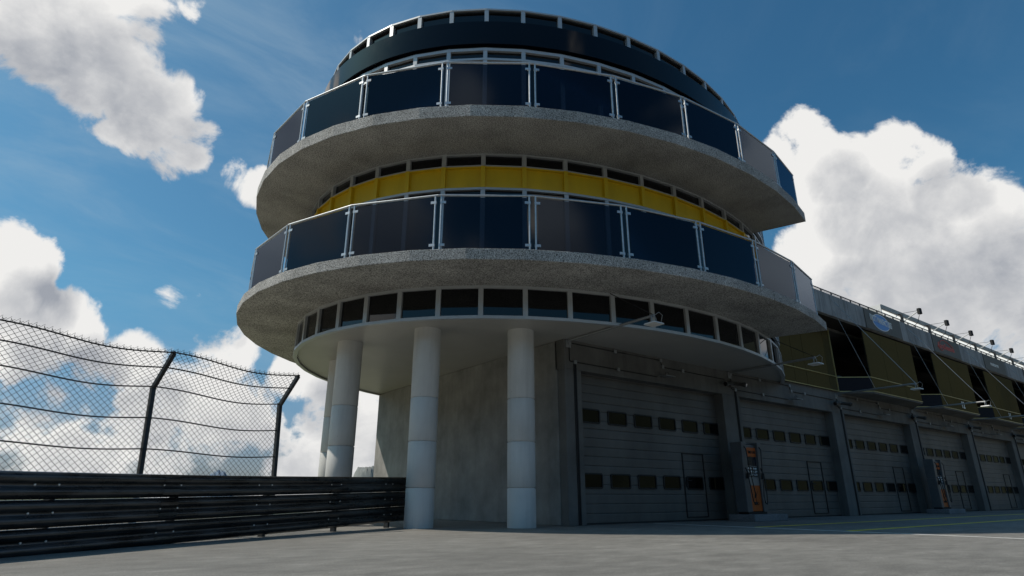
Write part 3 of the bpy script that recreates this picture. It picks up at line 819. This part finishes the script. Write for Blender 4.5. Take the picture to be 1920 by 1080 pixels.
def frame_at(s):
    f = min(max(s / PL * NS, 0), NS - 1e-6); i = int(f); f -= i
    a, b = smooth_pts[i], smooth_pts[i + 1]
    tg = a[1].lerp(b[1], f).normalized()
    return a[0].lerp(b[0], f), tg, Vector((-tg.y, tg.x, 0))      # n points away from the tarmac


for lv in range(3):
    mb = MB(); vs = []; n = len(WP)
    for p, tg in smooth_pts:
        nn = Vector((-tg.y, tg.x, 0)); zt = p.z - BH * lv
        for dn, dz in WP: vs.append(p + nn * dn + Vector((0, 0, zt + dz - p.z)))
    for p, tg in smooth_pts:
        nn = Vector((-tg.y, tg.x, 0)); zt = p.z - BH * lv
        for dn, dz in WP: vs.append(p + nn * (dn + 0.006) + Vector((0, 0, zt + dz - p.z)))
    o = (NS + 1) * n; fs = []
    for i in range(NS):
        for k in range(n - 1):
            fs.append([i * n + k, i * n + k + 1, (i + 1) * n + k + 1, (i + 1) * n + k]); fs.append([o + i * n + k, o + (i + 1) * n + k, o + (i + 1) * n + k + 1, o + i * n + k + 1])
        for k in (0, n - 1): fs.append([i * n + k, (i + 1) * n + k, o + (i + 1) * n + k, o + i * n + k])
    fs.append([k for k in range(n)] + [o + k for k in range(n)][::-1]); 
    mb.smooth = True; mb.add(vs, fs)
    bm_ = mb.build('rail_beam', 'beam', rail)
    es = bm_.modifiers.new('edges', 'EDGE_SPLIT'); es.split_angle = R(50)
    s = PL - 1.0
    while s > 6.2:
        for ds in (-0.16, 0.16):
            p, tg, nn = frame_at(s + ds); zc = p.z - BH * lv - 0.163
            bl = MB(); c = p + Vector((0, 0, zc - p.z)); bl.tube([c + nn * 0.003, c - nn * 0.02, c - nn * 0.026], [0.016, 0.016, 0.010], 8); bl.build('bolt', 'bolt', bm_)
        s -= 2.0
    # lapped joint plates
    s = PL - 3.2
    while s > 5:
        a, tg, nn = frame_at(s); b2, _, _ = frame_at(s + 0.32)
        jp = MB(); vs = []
        for q in (a, b2):
            for dn, dz in WP: vs.append(q + nn * (dn - 0.006) + Vector((0, 0, -BH * lv + dz)))
        jp.add(vs, [[k, k + 1, n + k + 1, n + k] for k in range(n - 1)]); jp.build('lap_joint', 'beam', bm_)
        s -= 4.0
s = PL - 0.85
while s > 5.5:
    p, tg, nn = frame_at(s)
    c = p + nn * 0.09
    po = MB(); po.bar((c.x, c.y, -0.02), (c.x, c.y, p.z - 0.02), 0.07, 0.12, up=(nn.x, nn.y, 0)); po.build('rail_post', 'beam', rail)
    s -= 2.0

# ------------------------------------------------------------------ debris fence
fence = thing('debris_fence', 'tall chain link debris fence with cranked posts and wavy cables behind the guard rail', 'fence', (2.8, 14.3, 0))
FD = Vector((0.9487, 0.3162, 0)); FN = Vector((0.3162, -0.9487, 0))       # along, and towards the track
FB = Vector((1.41, 13.86, 0)); SP = 2.91


def fpt(s, h):
    """point on the fence surface: s along (post 2 at 0, post 1 at SP), h = developed height"""
    base = FB + FD * s
    lean = -0.12 * (1 - min(h, 2.8) / 2.8)
    if h <= 2.8: return base + FN * (-lean * 0 + 0.12 * (1 - h / 2.8)) + FD * (0.06 * (1 - h / 2.8)) + Vector((0, 0, h))
    k = (h - 2.8)
    return base + FN * (0.67 * k) + FD * (0.0 * k) + Vector((0, 0, 2.8 + 0.70 * k))


HTOP = 2.8 + 0.87


def sag(s, h):
    """cables dip and wander between the posts"""
    u = (s / SP) % 1.0
    return -0.06 * math.sin(math.pi * u) * (h / 3.6) + 0.05 * math.sin(2 * math.pi * u + 0.6) * (h / 3.6)


for s in (-2 * SP, -SP, 0, SP):
    p = MB(); hs = [-0.05, 0.9, 1.8, 2.66]
    p.bar(fpt(s, 0), fpt(s, 2.8), 0.075, 0.10, up=FN); p.bar(fpt(s, 2.77), fpt(s, HTOP), 0.07, 0.09, up=FN.cross(FD))
    p.tube([fpt(s, HTOP - 0.02), fpt(s, HTOP + 0.03)], 0.035, 8)
    p.build('fence_post', 'darksteel', fence)
for h in (1.02, 1.58, 2.17, 2.78, 3.27, HTOP - 0.02):
    c = MB(); pts = []
    i = 0
    while i <= 60:
        s = -2 * SP + 3 * SP * i / 60; pts.append(fpt(s, h + sag(s, h)) + FN * 0.02); i += 1
    c.tube(pts, 0.014, 6); c.build('cable', 'wire', fence)
wm = MB(); D = 0.118; s0, s1 = -1.55 * SP, SP - 0.02
nh = int((HTOP + 0.06) / (D / 2)); H = nh * D / 2


def wire(s_start, dirn):
    """one zig-zag woven wire: climbs one mesh sideways per mesh up"""
    pts = []
    for j in range(nh + 1):
        s = s_start + dirn * D / 2 * j; h = D / 2 * j
        if s < s0 - 1e-6 or s > s1 + 1e-6: 
            if len(pts) > 1: break
            pts = []; continue
        off = 0.006 if j % 2 else -0.006
        pts.append(fpt(s, h + sag(s, h)) + FN * off)
    return pts


import itertools
cnt = 0
for dirn in (1, -1):
    st = s0 - (H if dirn > 0 else 0)
    end = s1 + (0 if dirn > 0 else H)
    while st < end:
        pts = wire(st, dirn)
        if len(pts) > 1: wm.tube(pts, 0.0045, 3, caps=False)
        st += D
tp = MB()
s = s0
while s < s1 - D / 2:                                                       # knuckled wire ends along the top
    a = fpt(s, HTOP + sag(s, HTOP)); b = fpt(s + D / 2, HTOP + 0.09 + sag(s, HTOP)); c = fpt(s + D * 0.62, HTOP + sag(s, HTOP))
    wm.tube([a, b, c], 0.0042, 3, caps=False); s += D
wm.build('wire_mesh', 'wire', fence)

# ------------------------------------------------------------------ world, sun, camera
w = bpy.data.worlds.new('World'); sc.world = w; w.use_nodes = True
nt = w.node_tree; L = nt.links.new
for n in list(nt.nodes): nt.nodes.remove(n)
out = N(nt, 'ShaderNodeOutputWorld'); bg = N(nt, 'ShaderNodeBackground', ins={'Strength': 0.08}); L(bg.outputs[0], out.inputs[0])
sky = N(nt, 'ShaderNodeTexSky', sky_type='NISHITA'); sky.sun_disc = False; sky.sun_elevation = R(SUN_EL); sky.sun_rotation = R(90 - SUN_AZ)
sky.air_density = 1.0; sky.dust_density = 1.4; sky.ozone_density = 3.0; sky.altitude = 100
tc = N(nt, 'ShaderNodeTexCoord'); DIR = tc.outputs['Generated']
SUN = Vector((math.cos(R(SUN_AZ)) * math.cos(R(SUN_EL)), math.sin(R(SUN_AZ)) * math.cos(R(SUN_EL)), math.sin(R(SUN_EL))))


def vm(op, a, b=None, out_i=0):
    n = N(nt, 'ShaderNodeVectorMath', operation=op)
    for i, x in enumerate((a, b)):
        if x is None: continue
        if isinstance(x, (tuple, Vector)): n.inputs[i].default_value = tuple(x)
        else: L(x, n.inputs[i])
    return n.outputs[1] if op in ('DOT_PRODUCT', 'LENGTH') else n.outputs[0]


def mt(op, a, b=None, c=None, clamp=False):
    n = N(nt, 'ShaderNodeMath', operation=op, use_clamp=clamp)
    for i, x in enumerate((a, b, c)):
        if x is None: continue
        if isinstance(x, (int, float)): n.inputs[i].default_value = x
        else: L(x, n.inputs[i])
    return n.outputs[0]


def mrange(x, a, b, c=0.0, d=1.0, smooth=True):
    n = N(nt, 'ShaderNodeMapRange', ins={'From Min': a, 'From Max': b, 'To Min': c, 'To Max': d}); n.clamp = True
    if smooth: n.interpolation_type = 'SMOOTHSTEP'
    L(x, n.inputs[0]); return n.outputs[0]


BLOBS = [(20, 10, 120, .95), (110, 60, 130, .9), (190, 130, 115, .86), (265, 205, 100, .8), (340, 280, 75, .68), (250, 20, 80, .75), (360, 5, 40, .5),
         (435, 325, 40, .7), (490, 355, 48, .85), (10, 490, 85, 1), (25, 570, 60, .9), (130, 615, 80, .95), (45, 650, 90, 1), (345, 550, 55, .8), (390, 560, 35, .6),
         (560, 700, 75, .9), (690, 780, 80, .8), (230, 700, 110, .8), (420, 770, 110, .8), (80, 790, 110, .8),
         (1508, 275, 70, 1), (1555, 345, 110, 1), (1690, 300, 85, 1), (1635, 410, 150, 1), (1780, 420, 125, 1), (1855, 400, 70, .95), (1900, 520, 120, 1), (1540, 480, 110, 1), (1730, 560, 180, 1), (1890, 660, 130, 1), (1440, 420, 45, .7), (1600, 545, 90, 1), (1800, 640, 110, 1),
         (215, 245, 40, .8), (1690, 10, 40, .25)]


# cumulus behind the camera, seen only as reflections in the balcony glass
REFL = [(177, 6.8, 9, 1), (190, 7.3, 6, .8), (203, 6.7, 10, 1), (227, 6.4, 8, .9), (262, 6.8, 7, 1), (273, 6.8, 8, 1), (177, 10.6, 10, 1), (263, 10.5, 6, .9), (215, 10.2, 7, .6), (241, 10.3, 5, .7)]


def density(vec):
    n1 = N(nt, 'ShaderNodeTexNoise', ins={'Scale': 7.5, 'Detail': 9.0, 'Roughness': 0.6, 'Distortion': 0.45}); L(vec, n1.inputs['Vector'])
    vo = N(nt, 'ShaderNodeTexVoronoi', feature='F1', ins={'Scale': 15.0}); L(vec, vo.inputs['Vector'])
    d = mt('ADD', mt('MULTIPLY', n1.outputs[0], 1.0), mt('MULTIPLY', mt('SUBTRACT', 0.45, vo.outputs['Distance']), 0.16))
    n6 = N(nt, 'ShaderNodeTexNoise', ins={'Scale': 26.0, 'Detail': 5.0, 'Roughness': 0.6}); L(vec, n6.inputs['Vector'])
    d = mt('MULTIPLY_ADD', mt('SUBTRACT', n6.outputs[0], 0.5), 0.20, d)
    acc = None
    for x, y, r, wt in BLOBS:
        c = px_dir(x, y)
        ang = r * 1.35 / math.hypot(FPX, math.hypot(x - 960, y - 540)) 
        b = mrange(vm('DOT_PRODUCT', vec, c), math.cos(ang), math.cos(ang * 0.35), 0, wt, smooth=False)
        acc = b if acc is None else mt('MAXIMUM', acc, b)
    fwd = Vector((math.cos(R(AZ)), math.sin(R(AZ)), 0))
    sz = N(nt, 'ShaderNodeSeparateXYZ'); L(vec, sz.inputs[0])
    hz = mt('MULTIPLY', mrange(sz.outputs['Z'], 0.40, 0.10, 0, 0.74), mrange(vm('DOT_PRODUCT', vec, fwd), 0.1, 0.5))
    # scattered cumulus on the half of the sky behind the camera, which the glass reflects
    n4 = N(nt, 'ShaderNodeTexNoise', ins={'Scale': 2.6, 'Detail': 2.0}); L(vec, n4.inputs['Vector'])
    beh = mt('MULTIPLY', mrange(vm('DOT_PRODUCT', vec, fwd), 0.0, -0.3), mrange(n4.outputs[0], 0.58, 0.70, 0, 0.6))
    for t, z, rad, wt in REFL:
        p = E(1.6, t, z); tg = (E(1.6, t + 4) - E(1.6, t - 4)).normalized(); nn = Vector((tg.y, -tg.x, 0))
        v = (p - Vector((0, 0, 0.7))).normalized(); rdir = v - nn * 2 * v.dot(nn)
        b = mrange(vm('DOT_PRODUCT', vec, rdir.normalized()), math.cos(R(rad)), math.cos(R(rad * .35)), 0, wt, smooth=False)
        acc = mt('MAXIMUM', acc, b)
    acc = mt('MAXIMUM', mt('MAXIMUM', acc, hz), beh)
    return mt('ADD', d, mt('MULTIPLY', acc, 0.51)), acc


nd = vm('NORMALIZE', DIR)
d0, a0 = density(nd)
d1, a1 = density(vm('NORMALIZE', vm('ADD', nd, tuple(SUN * 0.075))))
mask = mrange(d0, 0.755, 0.875)
thin = mrange(d0, 1.05, 0.79)
lit = mt('ADD', mt('MULTIPLY_ADD', mt('SUBTRACT', d0, d1), 1.5, 0.34), mt('ADD', mt('MULTIPLY', mt('SUBTRACT', a0, a1), 1.15), mt('MULTIPLY', thin, 0.55)), clamp=True)
cm = N(nt, 'ShaderNodeMix', data_type='RGBA'); L(lit, cm.inputs[0]); cm.inputs[6].default_value = (4.3, 4.6, 5.2, 1); cm.inputs[7].default_value = (10.8, 10.7, 10.5, 1)
# sky colour: deepen the blue a little
hs = N(nt, 'ShaderNodeHueSaturation', ins={'Saturation': 1.15, 'Value': 1.0}); L(sky.outputs[0], hs.inputs['Color'])
fm = N(nt, 'ShaderNodeMix', data_type='RGBA'); L(mask, fm.inputs[0]); tm = N(nt, 'ShaderNodeMix', data_type='RGBA', blend_type='MULTIPLY', ins={0: 1.0}); L(hs.outputs[0], tm.inputs[6]); zt = N(nt, 'ShaderNodeSeparateXYZ'); L(nd, zt.inputs[0]); tcol = N(nt, 'ShaderNodeMix', data_type='RGBA'); L(mrange(zt.outputs['Z'], 0.02, 0.30), tcol.inputs[0]); tcol.inputs[6].default_value = (0.70, 0.77, 0.98, 1); tcol.inputs[7].default_value = (0.68, 1.24, 1.22, 1); L(tcol.outputs[2], tm.inputs[7]); # thin high haze: faint streaks, thicker towards the sun side of the view
cmp_ = N(nt, 'ShaderNodeMapping'); cmp_.inputs['Scale'].default_value = (1.0, 2.2, 3.0); cmp_.inputs['Rotation'].default_value = (0, 0.5, 0.6); L(nd, cmp_.inputs['Vector'])
cn_ = N(nt, 'ShaderNodeTexNoise', ins={'Scale': 2.4, 'Detail': 6.0, 'Roughness': 0.6, 'Distortion': 0.6}); L(cmp_.outputs[0], cn_.inputs['Vector'])
left = Vector((math.cos(R(AZ + 55)), math.sin(R(AZ + 55)), 0.25)).normalized()
hz_ = mt('MULTIPLY', mrange(cn_.outputs[0], 0.38, 0.75, 0.05, 0.36), mrange(vm('DOT_PRODUCT', nd, left), 0.35, 0.95, 0.15, 1.0))
hm = N(nt, 'ShaderNodeMix', data_type='RGBA'); L(hz_, hm.inputs[0]); L(tm.outputs[2], hm.inputs[6]); hm.inputs[7].default_value = (5.2, 6.6, 7.6, 1)
L(hm.outputs[2], fm.inputs[6]); L(cm.outputs[2], fm.inputs[7])
L(fm.outputs[2], bg.inputs[0])

sun = bpy.data.lights.new('sun', 'SUN'); sun.energy = 3.5; sun.angle = R(0.5); sun.color = (1, 0.91, 0.79)
so = bpy.data.objects.new('sun', sun); COL.objects.link(so); so.location = (-30, 30, 60)
so.rotation_euler = (-SUN).to_track_quat('-Z', 'Y').to_euler()

cam = bpy.data.cameras.new('camera'); cam.sensor_width = 36; cam.lens = 36 * FPX / 1920; cam.clip_end = 20000; cam.clip_start = 0.05
co = bpy.data.objects.new('camera', cam); COL.objects.link(co); co.location = (0, 0, 0.7)
co.rotation_euler = (R(90 + PITCH), 0, R(AZ - 90)); sc.camera = co
sc.view_settings.view_transform = 'Standard'; sc.view_settings.look = 'None'; sc.view_settings.exposure = 0.0; sc.view_settings.gamma = 1.0
sc.cycles.max_bounces = 8; sc.cycles.transparent_max_bounces = 16
